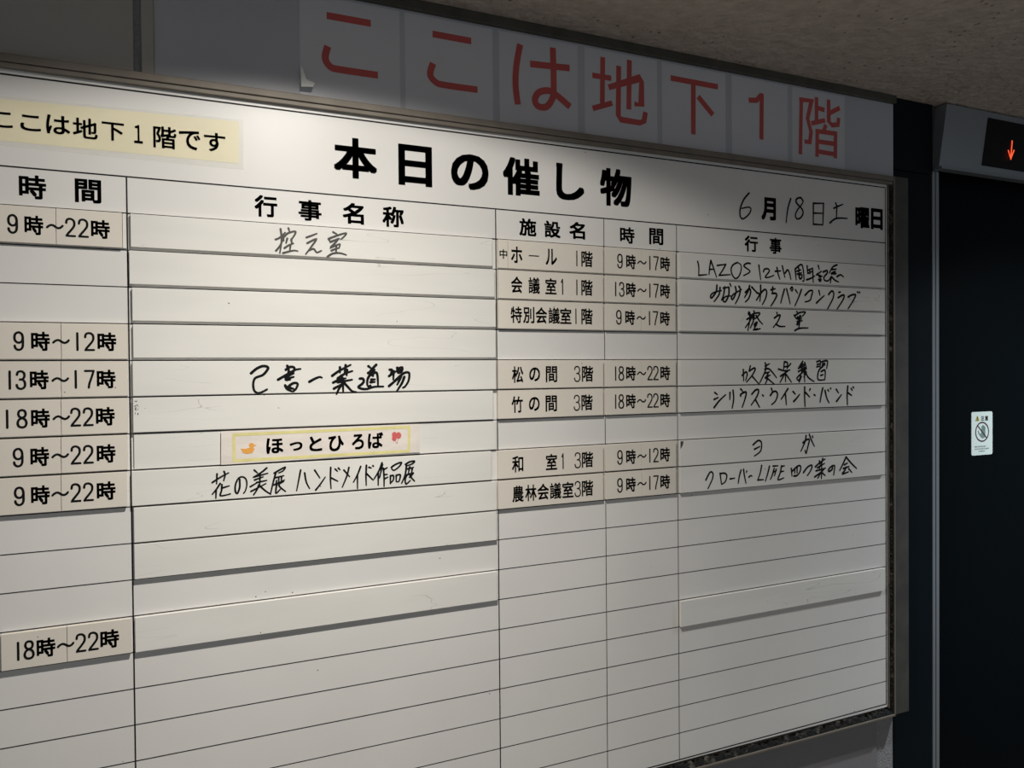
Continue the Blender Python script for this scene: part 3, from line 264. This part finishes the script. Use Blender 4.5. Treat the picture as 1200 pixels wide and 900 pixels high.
SH = [[2060,3716],[3806,5424],[5549,7160],[7307,8954],[9066,10650],[10806,12333],[12461,14013]]
TAPE = [[2053,4597],[2058,4972]]
CAUT = [[19155,-2256],[19977,-2242],[19956,-1110],[19139,-1118]]
DISP = [[18354,4983],[18530,6111],[21050,4819],[21048,6034]]
ARROW = [[19492,5744],[19435,5269],[19342,5472],[19562,5503]]
XA, XB, XC, XR = [v/1e4 for v in XV[1:]]
X1 = XV[0]/1e4
def Zk(x, k): return .2375 - k*(.0428-.0004*(x/1.25+.2)/1.4)*1.25

# ------------------------------------------------------------------ the setting
WX = 1.557
wall = tag(from_bm('wall_back', prism(rect(-2.6, -H, WX, .80), .024, .16), PLASTER), kind='structure')
from_bm('wall_panel', prism(rect(-2.6, .443, -.0345, .626), .0195, .024, .001), WALLL, wall)
from_bm('wall_panel', prism(rect(-.0072, .443, WX, .626), .0195, .024, .001), WALL, wall)
from_bm('joint_strip', prism(rect(-.024, .443, -.007, .626), .016, .024, .0015), WALLL, wall)
from_bm('wall_panel', prism(rect(-2.6, -1.2, 1.500, -.80), .0205, .024, .001), mat('dark_grey_lower_panel', (132, 130, 133), .5, var=.1, scale=3), wall)
tag(from_bm('trim_1', prism(rect(-2.6, .619, WX, .640), .010, .024, .001), ALUD), kind='structure')
ceil = tag(from_bm('ceiling', prism([(-2.6, .6365), (4.2, .6365), (4.2, .76), (-2.6, .76)], -3.2, .30), CEIL), kind='structure')
tag(from_bm('floor', prism(rect(-2.6, -H-.05, 4.2, -H), -3.2, .30), FLOORM), kind='structure')
# dark cladding between the board wall and the lift, with a slightly prouder upper part
wr = tag(from_bm('wall_right', prism(rect(WX, -H, 4.2, .6365), .14, .20), DARK), kind='structure')
from_bm('cladding_panel', prism(rect(WX+.001, .470, 1.6905, .6365), .0195, .14, .001), DARK, wr)
from_bm('cladding_panel', prism(rect(WX+.001, -H, 1.6905, .4685), .0215, .14, .001), DARK, wr)

# the lift door with its frame
door = tag(bpy.data.objects.new('door_1', None), kind='structure'); COL.objects.link(door); door.location = (2.2, .1, 0)
from_bm('door_leaf', prism(rect(1.72, -H, 2.42, .50), .078, .10), DOORM, door, rel(door))
from_bm('door_leaf', prism(rect(2.424, -H, 3.12, .50), .078, .10), DOORM, door, rel(door))
bm = prism(rect(1.6910, -H, 1.7000, .478), .020, .14, .0012); prism(rect(1.7000, -H, 1.7035, .478), .026, .14, 0, bm); prism(rect(1.7035, -H, 1.7140, .478), .020, .14, .0012, bm)
tag(from_bm('door_jamb', bm, STEEL, door, rel(door)), 'narrow grooved steel jamb')
from_bm('door_jamb', prism(rect(3.12, -H, 3.16, .478), .020, .14, .0012), STEEL, door, rel(door))
from_bm('jamb_top', prism(rect(1.6915, .478, 1.7125, .634), .022, .14, .001), STEELD, door, rel(door))

# lift header: tilted steel panel with the floor indicator
hd = thing('elevator_header', (2.3, 0, H+.55), 'grey steel header panel above the dark lift door, holding the black indicator', 'panel')
bm = bmesh.new()
def slab(bm, x0, x1, zb, zt, yb, yt, th, xs=0):
    v = [bm.verts.new(c) for c in ((x0, yb, H+zb), (x1, yb, H+zb), (x1+xs, yt, H+zt), (x0+xs, yt, H+zt),
                                   (x0, yb+th, H+zb), (x1, yb+th, H+zb), (x1+xs, yt+th, H+zt), (x0+xs, yt+th, H+zt))]
    for f in ((0, 1, 2, 3), (7, 6, 5, 4), (0, 4, 5, 1), (3, 2, 6, 7), (0, 3, 7, 4), (1, 5, 6, 2)): bm.faces.new([v[i] for i in f])
slab(bm, 1.6925, 3.16, .486, .6325, .004, -.008, .03, .012)
from_bm('header_panel', bm, STEEL, hd, rel(hd))
bm = bmesh.new(); slab(bm, 1.6925, 3.16, .4795, .4855, -.003, -.003, .022)
from_bm('bottom_lip', bm, STEEL, hd, rel(hd))
bm = bmesh.new(); slab(bm, 1.845, 2.32, .503, .6185, .0005, -.0085, .004, .010)
disp = from_bm('display', bm, BLACK, hd, rel(hd))
A = [Vector((a/1e4, b/1e4)) for a, b in ARROW]
bm = bmesh.new(); ribbon(bm, [A[0], A[1]], .0042, -.0058, 'flat')
ribbon(bm, [A[2], A[1]+Vector((.0004, .0006))], .0042, -.0058); ribbon(bm, [A[3], A[1]+Vector((-.0004, .0006))], .0042, -.0058)
tag(from_bm('down_arrow', bm, mat('lit_red_segment', (60, 10, 5), .5, emit=(255, 92, 52), estr=1.15), disp), 'glowing orange-red down arrow')

# caution notice on the lift door
cx = sum(p[0] for p in CAUT)/4e4; cz = sum(p[1] for p in CAUT)/4e4; cw = .0835; chh = .1135; cy = .0768
cs = thing('caution_sign', (cx, cy, H+cz), 'small white caution notice with a hand in a crossed ring on the dark door', 'sign')
def rrect(x0, z0, x1, z1, r, n=5):
    out = []
    for qx, qz, st in ((x1-r, z1-r, 0), (x0+r, z1-r, 90), (x0+r, z0+r, 180), (x1-r, z0+r, 270)):
        for k in range(n+1):
            a = math.radians(st+90*k/n); out.append((qx+r*math.cos(a), qz+r*math.sin(a)))
    return out
from_bm('sign_plate', prism(rrect(cx-cw/2, cz-chh/2, cx+cw/2, cz+chh/2, .005), cy, .078), mat('pale_green_white_plastic', (228, 240, 236), .5), cs, rel(cs))
def disc(bm, x, z, rx, rz, y, n=28, r0=0):
    o = [bm.verts.new((x+rx*math.cos(2*math.pi*k/n), y, H+z+rz*math.sin(2*math.pi*k/n))) for k in range(n)]
    if not r0: bm.faces.new(o); return
    i = [bm.verts.new((x+rx*r0*math.cos(2*math.pi*k/n), y, H+z+rz*r0*math.sin(2*math.pi*k/n))) for k in range(n)]
    for k in range(n): bm.faces.new((o[k], o[(k+1) % n], i[(k+1) % n], i[k]))
rc = (cx, cz+.004); bm = bmesh.new(); disc(bm, rc[0], rc[1], .0275, .0265, cy-.0003, 36, .87)
ribbon(bm, [(rc[0]-.0185, rc[1]+.0175), (rc[0]+.0185, rc[1]-.0175)], .0034, cy-.00035, 'flat')
tag(from_bm('prohibition_ring', bm, mat('dark_red_ring', (70, 26, 32), .5), cs, rel(cs)), 'dark red ring with a slash')
bm = bmesh.new()
for q in range(4): ribbon(bm, [(rc[0]-.0015+q*.0042, rc[1]-.004), (rc[0]-.001+q*.0040, rc[1]+.0175-abs(q-1.2)*.0028)], .0036, cy-.0002)
disc(bm, rc[0]+.0035, rc[1]-.008, .0095, .0095, cy-.00018); ribbon(bm, [(rc[0]-.004, rc[1]-.012), (rc[0]-.013, rc[1]-.003), (rc[0]-.015, rc[1]+.002)], .0042, cy-.0002)
tag(from_bm('hand_symbol', bm, mat('grey_green_print', (122, 148, 142), .5), cs, rel(cs)), 'grey green open hand')
bm = bmesh.new(); tx, tz = cx-.019, cz+.0395
f = [bm.verts.new((tx+a, cy-.0003, H+tz+b)) for a, b in ((-.0085, -.0065), (.0085, -.0065), (0, .0085))]; bm.faces.new(f)
tri = from_bm('warning_triangle', bm, mat('dull_yellow_print', (168, 160, 62), .5), cs, rel(cs))
bm = bmesh.new(); ribbon(bm, [(tx, tz+.004), (tx, tz-.001)], .0018, cy-.0006); disc(bm, tx, tz-.004, .001, .001, cy-.0006, 8)
from_bm('exclamation_mark', bm, INK, tri)
letters('character', [['注', round((cx+.0015)*1e4), round((cz+.0395)*1e4), 130, 130], ['意', round((cx+.0175)*1e4), round((cz+.0395)*1e4), 130, 130]], cy-.0003, .02, INK, cs)
bm = bmesh.new()
for row, (xa, xb) in enumerate(((-.030, .012), (-.029, .028), (-.014, .012))):
    x = xa
    while x < xb:
        g = random.uniform(.0022, .0034); z = cz-.0345-row*.0062
        ribbon(bm, [(cx+x, z+random.uniform(.0008, .0014)), (cx+x+g*.7, z+.001)], .0007, cy-.0003); ribbon(bm, [(cx+x+g*.35, z+.0018), (cx+x+g*.35, z-.0014)], .0007, cy-.0003)
        if random.random() < .6: ribbon(bm, [(cx+x, z-.0008), (cx+x+g*.7, z-.001)], .0007, cy-.0003)
        x += g+.0006
from_bm('fine_print', bm, mat('grey_print', (84, 92, 92), .5), cs, rel(cs))

# recessed downlights in the ceiling (above the view)
for nm, L, c in (('warm', LAMP1, (255, 225, 180)), ('cool', LAMP2, (215, 235, 255))):
    t = thing('recessed_downlight', (L[0], L[1], H+.6365), nm+' white round recessed downlight in the ceiling ' + ('in front of the notice board' if nm == 'warm' else 'in front of the lift door'), 'lamp')
    bm = bmesh.new(); n = 40
    rings = [[bm.verts.new((r*math.cos(2*math.pi*k/n), r*math.sin(2*math.pi*k/n), z)) for k in range(n)] for r, z in ((.075, 0), (.075, -.004), (.060, -.006), (.056, -.001))]
    for a, b in zip(rings, rings[1:]):
        for k in range(n): bm.faces.new((a[k], a[(k+1) % n], b[(k+1) % n], b[k]))
    from_bm('trim_ring', bm, mat('white_enamel', (225, 225, 222), .4), t, smooth=True)
    bm = bmesh.new(); bmesh.ops.create_circle(bm, cap_ends=True, segments=n, radius=.056); bmesh.ops.translate(bm, verts=bm.verts[:], vec=(0, 0, -.0012))
    from_bm('diffuser', bm, mat('lit_diffuser_'+nm, (240, 240, 235), .5, emit=c, estr=1.5), t)

# ------------------------------------------------------------------ the notice board
nb = thing('notice_board', (.5, .02, H-.8), 'large white enamel notice board with ruled tables and a worn metal frame', 'board')
zt = .4235; zb = -.7765; xr = 1.5135
def bpart(name, bm, m, lab=None, **k):
    o = from_bm(name, bm, m, nb, rel(nb), **k)
    if lab: o['label'] = lab
    return o
LB = -1.05
bpart('backing_panel', prism(rect(LB, zb, xr-.002, zt), 0, .0185), BOARD)
# frame: top with two grooves, thin bottom rail, right rail and wide side board
bm = prism(rect(LB-.02, .4235, 1.5215, .4300), -.0085, .019, .0008); prism(rect(LB-.02, .4308, 1.5215, .4420), -.0105, .019, .0012, bm)
bpart('top_rail', bm, ALU)
bpart('top_groove', prism(rect(LB-.02, .4298, 1.5215, .4310), -.0078, .018), mat('dark_groove_rubber', (40, 34, 32), .8))  # groove line built as a strip of one even dark colour
bm = prism(rect(LB-.02, -.7975, 1.5265, -.7925), -.0105, .019, .001); bpart('bottom_rail', bm, ALU)
bm = prism(rect(1.5225, -.7975, 1.5265, .4420), -.0105, .019, .001); bpart('right_rail', bm, ALU)
bpart('side_board', prism(rect(1.5275, -.7945, 1.5700, .4425), -.0095, .018, .0012), mat('dark_olive_side_board', (74, 73, 68), .7, rgb2=(60, 59, 56), scale=18), 'dark grey olive side board')
bpart('left_rail', prism(rect(LB-.02, -.7975, LB-.002, .4420), -.0105, .019, .001), ALU)
# crusted rubber seal along the right and bottom edge, ragged inner outline
def ragged(p0, p1, wdt, n, nrm, y0, y1):
    bm = bmesh.new(); p0, p1, nrm = Vector(p0), Vector(p1), Vector(nrm); A = []; B = []
    for i in range(n+1):
        c = p0.lerp(p1, i/n); e = nrm*(wdt*(random.uniform(.55, 1.12) if random.random() < .75 else random.uniform(.15, .6)))
        yy = y0+random.uniform(-.0012, .0012)
        A.append((bm.verts.new((c.x, y0-.002, H+c.y)), bm.verts.new((c.x, y1, H+c.y))))
        B.append((bm.verts.new((c.x+e.x, yy, H+c.y+e.y)), bm.verts.new((c.x+e.x, y1, H+c.y+e.y))))
    for i in range(n):
        bm.faces.new((A[i][0], A[i+1][0], B[i+1][0], B[i][0])); bm.faces.new((B[i][0], B[i+1][0], B[i+1][1], B[i][1]))
    return bm
bpart('rubber_seal', ragged((1.5225, -.7925), (1.5225, .4235), .0085, 260, (-1, 0), -.006, 0), RUBBER, 'crusted black seal with flaking edge')
bpart('rubber_seal', ragged((LB, -.7925), (1.5215, -.7925), .0135, 420, (0, 1), -.006, .0), RUBBER, 'crusted black seal with flaking edge')
bpart('edge_strip', prism(rect(1.5130, -.780, 1.5158, .4235), -.003, .01, .0006), ALU)
# printed ruling
bm = bmesh.new(); yl = -.0002
def ln(x0, z0, x1, z1, wd): ribbon(bm, [(x0, z0), (x1, z1)], wd, yl, 'flat')
ln(LB+.01, .4160, XR, .4168, .0024); ln(XR, .4175, XR, Zk(XR, 19)-.001, .0022); ln(LB+.01, Zk(LB, 19), XR, Zk(XR, 19), .0022)
ln(LB+.01, .2905, XR, .2908, .0021); ln(LB+.01, .2375, XR, .2375, .0021)
for k in range(1, 19): ln(LB+.01, Zk(LB, k), XR, Zk(XR, k), .0014)
for x in (X1, XA): ln(x, .2905, x, Zk(x, 19), .0021)
for x in (XB, XC): ln(x, .2905, x, Zk(x, 19), .0014)
ln(LB+.01, .4165, LB+.01, Zk(LB, 19), .0022); ln(-.2141, Zk(-.2, 12), -.2141, Zk(-.2, 19), .0016)
bpart('table_ruling', bm, LINE)
def blet(name, items, wt, lab=None, m=INK, y=-.0003):
    letters(name, items, y, wt, m, nb, 0)
blet('title_character', TITLE, .036, 'large black title lettering')
for g in HEAD: blet('heading_character', g, .030)
blet('date_character', DATEP, .045, 'bold printed month and weekday characters')
handwriting('handwritten_character', 'date', -.0003, PEN, nb)

# cream paper notice, top left
pn = thing('paper_notice', (.0, -.0003, H+.35), 'cream paper strip under clear film at the top left of the board', 'notice')
from_bm('paper', prism(T(HEREP), -.0003, -.00005), CREAM, pn, rel(pn))
letters('character', HERE, -.0010, .016, INK, pn, 0)
from_bm('film', prism(T(HEREF), -.0008, -.0006), FILM, pn, rel(pn))

# ------------------------------------------------------------------ magnets on the board
ORD = {1: 'top', 2: 'second', 3: 'third', 4: 'fourth', 5: 'fifth', 6: 'sixth', 7: 'seventh', 8: 'eighth', 9: 'ninth', 10: 'tenth', 12: 'twelfth', 14: 'fourteenth'}
F = -.0066
def plate(name, quad, m, parent, y=F):
    bm = prism(quad, y, -.00025, .0005); o = from_bm(name, bm, [m, EDGE], parent, rel(parent))
    return o
def cut(quad, x):
    (a, b, c, d) = quad; t = (x-a[0])/(b[0]-a[0]); s = (x-d[0])/(c[0]-d[0])
    lo = (x, a[1]+(b[1]-a[1])*t); hi = (x, d[1]+(c[1]-d[1])*s); g = .0003
    return [a, (lo[0]-g, lo[1]), (hi[0]-g, hi[1]), d], [(lo[0]+g, lo[1]), b, c, (hi[0]+g, hi[1])]
def centre(q): return (sum(p[0] for p in q)/4, F/2, H+sum(p[1] for p in q)/4)
WORDS = {'9': 'nine', '13': 'thirteen', '18': 'eighteen', '12': 'twelve', '17': 'seventeen', '22': 'twenty two'}
def hours(items):
    s = ''.join(i[0] for i in items).replace('l', '1').replace('時', ''); a, b = s.split('~'); return a, b
for data, side, dw, wt in ((T1, 'left', .0030, .032), (T4, 'right', .0027, .030)):
    for k, q, seam, items in data:
        q = T(q); a, b = hours(items)
        t = thing('time_plate', centre(q), 'ivory time magnet reading %s to %s o\'clock, %s row of the %s table' % (a, b, ORD[k], side), 'magnet plate', 'time magnets in the %s table' % side)
        qa, qb = cut(q, seam/1e4)
        plate('plate', qa, SLAB, t); plate('plate', qb, SLAB, t)
        letters('character', items, F-.0002, wt, INK, t, dw)
NAMES = {1: 'hall', 2: 'meeting room one', 3: 'special meeting room', 5: 'pine room', 6: 'bamboo room', 8: 'tatami room', 9: 'agriculture meeting room'}
for k, q, seam, items in N3:
    q = T(q)
    t = thing('room_name_plate', centre(q), 'ivory room name magnet for the %s, %s row of the right table' % (NAMES[k], ORD[k]), 'magnet plate', 'room name magnets in the right table')
    if k == 1:
        qa, qb = cut(q, seam/1e4); plate('plate', qa, SLAB, t); plate('plate', qb, SLAB, t)
    else: plate('plate', q, SLAB, t)
    letters('character', items, F-.0002, .022, INK, t, .0023)
LAB = {'waiting_left': 'with three faded handwritten characters', 'dojo': 'with six bold handwritten characters', 'flower': 'handwritten with a flower and handmade works show',
       'anniversary': 'handwritten with five capitals and a 12th anniversary', 'computer_club': 'with a handwritten computer club line', 'waiting_right': 'with three small handwritten characters',
       'wind_practice': 'with five handwritten kanji', 'wind_band': 'with a handwritten wind band line in katakana', 'yoga': 'with two widely spaced handwritten kana for yoga', 'clover': 'with a handwritten four leaf clover club line'}
for data, side in ((S2, 'left'), (S5, 'right')):
    for k, q, hw in data:
        q = T(q)
        if hw: d = LAB[hw]
        elif k == 7: d = 'behind the yellow bordered label'
        elif k == 14: d = 'blank and standing alone'
        else: d = 'blank and faintly scratched'
        t = thing('event_strip', centre(q), 'long white strip %s, %s row of %s table' % (d, ORD[k], side), 'magnet strip', 'event strips in the %s table' % side)
        y = F if k != 7 else -.0035
        plate('strip', q, STRIP, t, y)
        if hw: handwriting('handwritten_character', hw, F-.0002, FADED if hw == 'waiting_left' else PEN, t)
        if k == 6 and side == 'left':
            bm = bmesh.new(); cx_, cz_ = q[3]
            for _ in range(16):
                a, b = random.uniform(.0008, .007), random.uniform(.002, .026); ribbon(bm, [(cx_+a, cz_-b), (cx_+a+random.uniform(-.0015, .0015), cz_-b-random.uniform(.0005, .002))], random.uniform(.0005, .0011), F-.0002)
            tag(from_bm('worn_corner', bm, PEN, t, rel(t)), kind='stuff')
        if hw == 'yoga':
            bm = bmesh.new(); cx_, cz_ = q[3]
            bm.faces.new([bm.verts.new((cx_+a, F-.0002, H+cz_-b)) for a, b in ((.0008, .0012), (.0085, .0015), (.0065, .009), (.001, .017))])
            tag(from_bm('worn_corner', bm, mat('bared_magnet', (66, 66, 62), .7), t, rel(t)), 'dark chipped corner')
# narrow blank slip beside the top left time magnet
q = T(T1[0][1]); xa, xb = q[1][0]+.0006, X1-.0012
t = tag(from_bm('blank_slip', prism([(xa, q[1][1]), (xb, q[1][1]), (xb, q[2][1]), (xa, q[2][1])], -.003, -.0003, .0004), STRIP), 'narrow blank white slip right of the top time magnet in the left table', 'magnet slip')

# laminated label with yellow border
lq = T(LABEL); lb = thing('laminated_label', (lq[0][0]+.15, F-.0005, H+lq[0][1]+.02), 'laminated paper label with yellow border, orange duck and red balloons', 'label')
from_bm('label_paper', prism(lq, F-.0011, -.0036, .0003), PAPER, lb, rel(lb))
bm = bmesh.new(); c = T(BORD); m_ = [((c[i][0]), (c[i][1])) for i in range(4)]; wb = .0046
cxm = sum(p[0] for p in c)/4; czm = sum(p[1] for p in c)/4
for i in range(4): ribbon(bm, [c[i], c[(i+1) % 4]], wb, F-.00125)
from_bm('yellow_border', bm, YEL, lb, rel(lb))
letters('character', LABELTXT, F-.0014, .030, INK, lb, 0)
dx, dz = DUCK[0]/1e4, DUCK[1]/1e4
duck = [(-.011, .001), (-.008, -.0055), (-.002, -.0075), (.006, -.0065), (.009, -.001), (.0075, .002), (.009, .004), (.0125, .0045), (.0085, .0065), (.007, .0085), (.003, .009), (.0005, .006), (.0025, .002), (-.003, .0005), (-.007, .0005)]
bm = bmesh.new(); bm.faces.new([bm.verts.new((dx+a, F-.0014, H+dz+b)) for a, b in duck])
from_bm('duck_print', bm, mat('orange_print', (232, 165, 78), .4), lb, rel(lb))
bx_, bz_ = BALL[0]/1e4, BALL[1]/1e4; bm = bmesh.new()
for a, b, r in ((-.0035, .0045, .0042), (.0035, .0030, .0048), (-.0038, -.0015, .0040)): disc(bm, bx_+a, bz_+b, r, r*1.15, F-.0014-r*.01, 16)
ribbon(bm, [(bx_-.003, bz_-.004), (bx_+.001, bz_-.0105)], .0006, F-.0014); ribbon(bm, [(bx_+.003, bz_-.002), (bx_+.001, bz_-.0105)], .0006, F-.0014)
from_bm('balloon_print', bm, mat('coral_print', (208, 100, 98), .4), lb, rel(lb))

# ------------------------------------------------------------------ red character sheets above the board
SN = ['leftmost red kana, torn tape at its corner', 'second red kana from the left', 'red looped kana, third from the left', 'red kanji for ground, fourth from the left', 'red kanji for below, fifth from the left', 'red figure one, second from the right', 'red kanji for floor, rightmost of the row']
for i, (x0, x1) in enumerate(SH):
    x0, x1 = x0/1e4, x1/1e4
    t = thing('character_sheet', ((x0+x1)/2, .0193, H+.53), 'sheet above the board with the ' + SN[i], 'sign', 'red character sheets above the board')
    from_bm('sheet', prism(rect(x0, .4440, x1, .6150), .0190, .0195), SHEET, t, rel(t))
    bm = bmesh.new()
    for s in REDC[i]:
        pts = [(a/1e4, b/1e4) for a, b in s[1:]]
        ribbon(bm, smooth_pts(pts) if (i in (0, 1, 2) and len(pts) > 3) else pts, s[0]/1e4, .0187, 'flat')
    from_bm('red_character', bm, RED, t, rel(t))
# torn bit of glossy tape at the corner of the first sheet
tp = [(0, 0), (.0012, .0375), (.005, .030), (.009, .016), (.0215, .009), (.018, .001)]
bm = bmesh.new(); ox, oz = TAPE[0][0]/1e4, TAPE[0][1]/1e4
vs = [bm.verts.new((ox+a, .0183-[.012, .001, .004, .006, .011, .015][i], H+oz+b)) for i, (a, b) in enumerate(tp)]
cv = bm.verts.new((ox+.009, .0085, H+oz+.012))
for i in range(6): bm.faces.new((vs[i], vs[(i+1) % 6], cv))
tag(from_bm('tape_scrap', bm, mat('glossy_white_tape', (250, 250, 245), .18), None), 'torn shiny white tape scrap at the lower left corner of the leftmost sheet', 'tape')

bpy.data.objects.remove(fo)
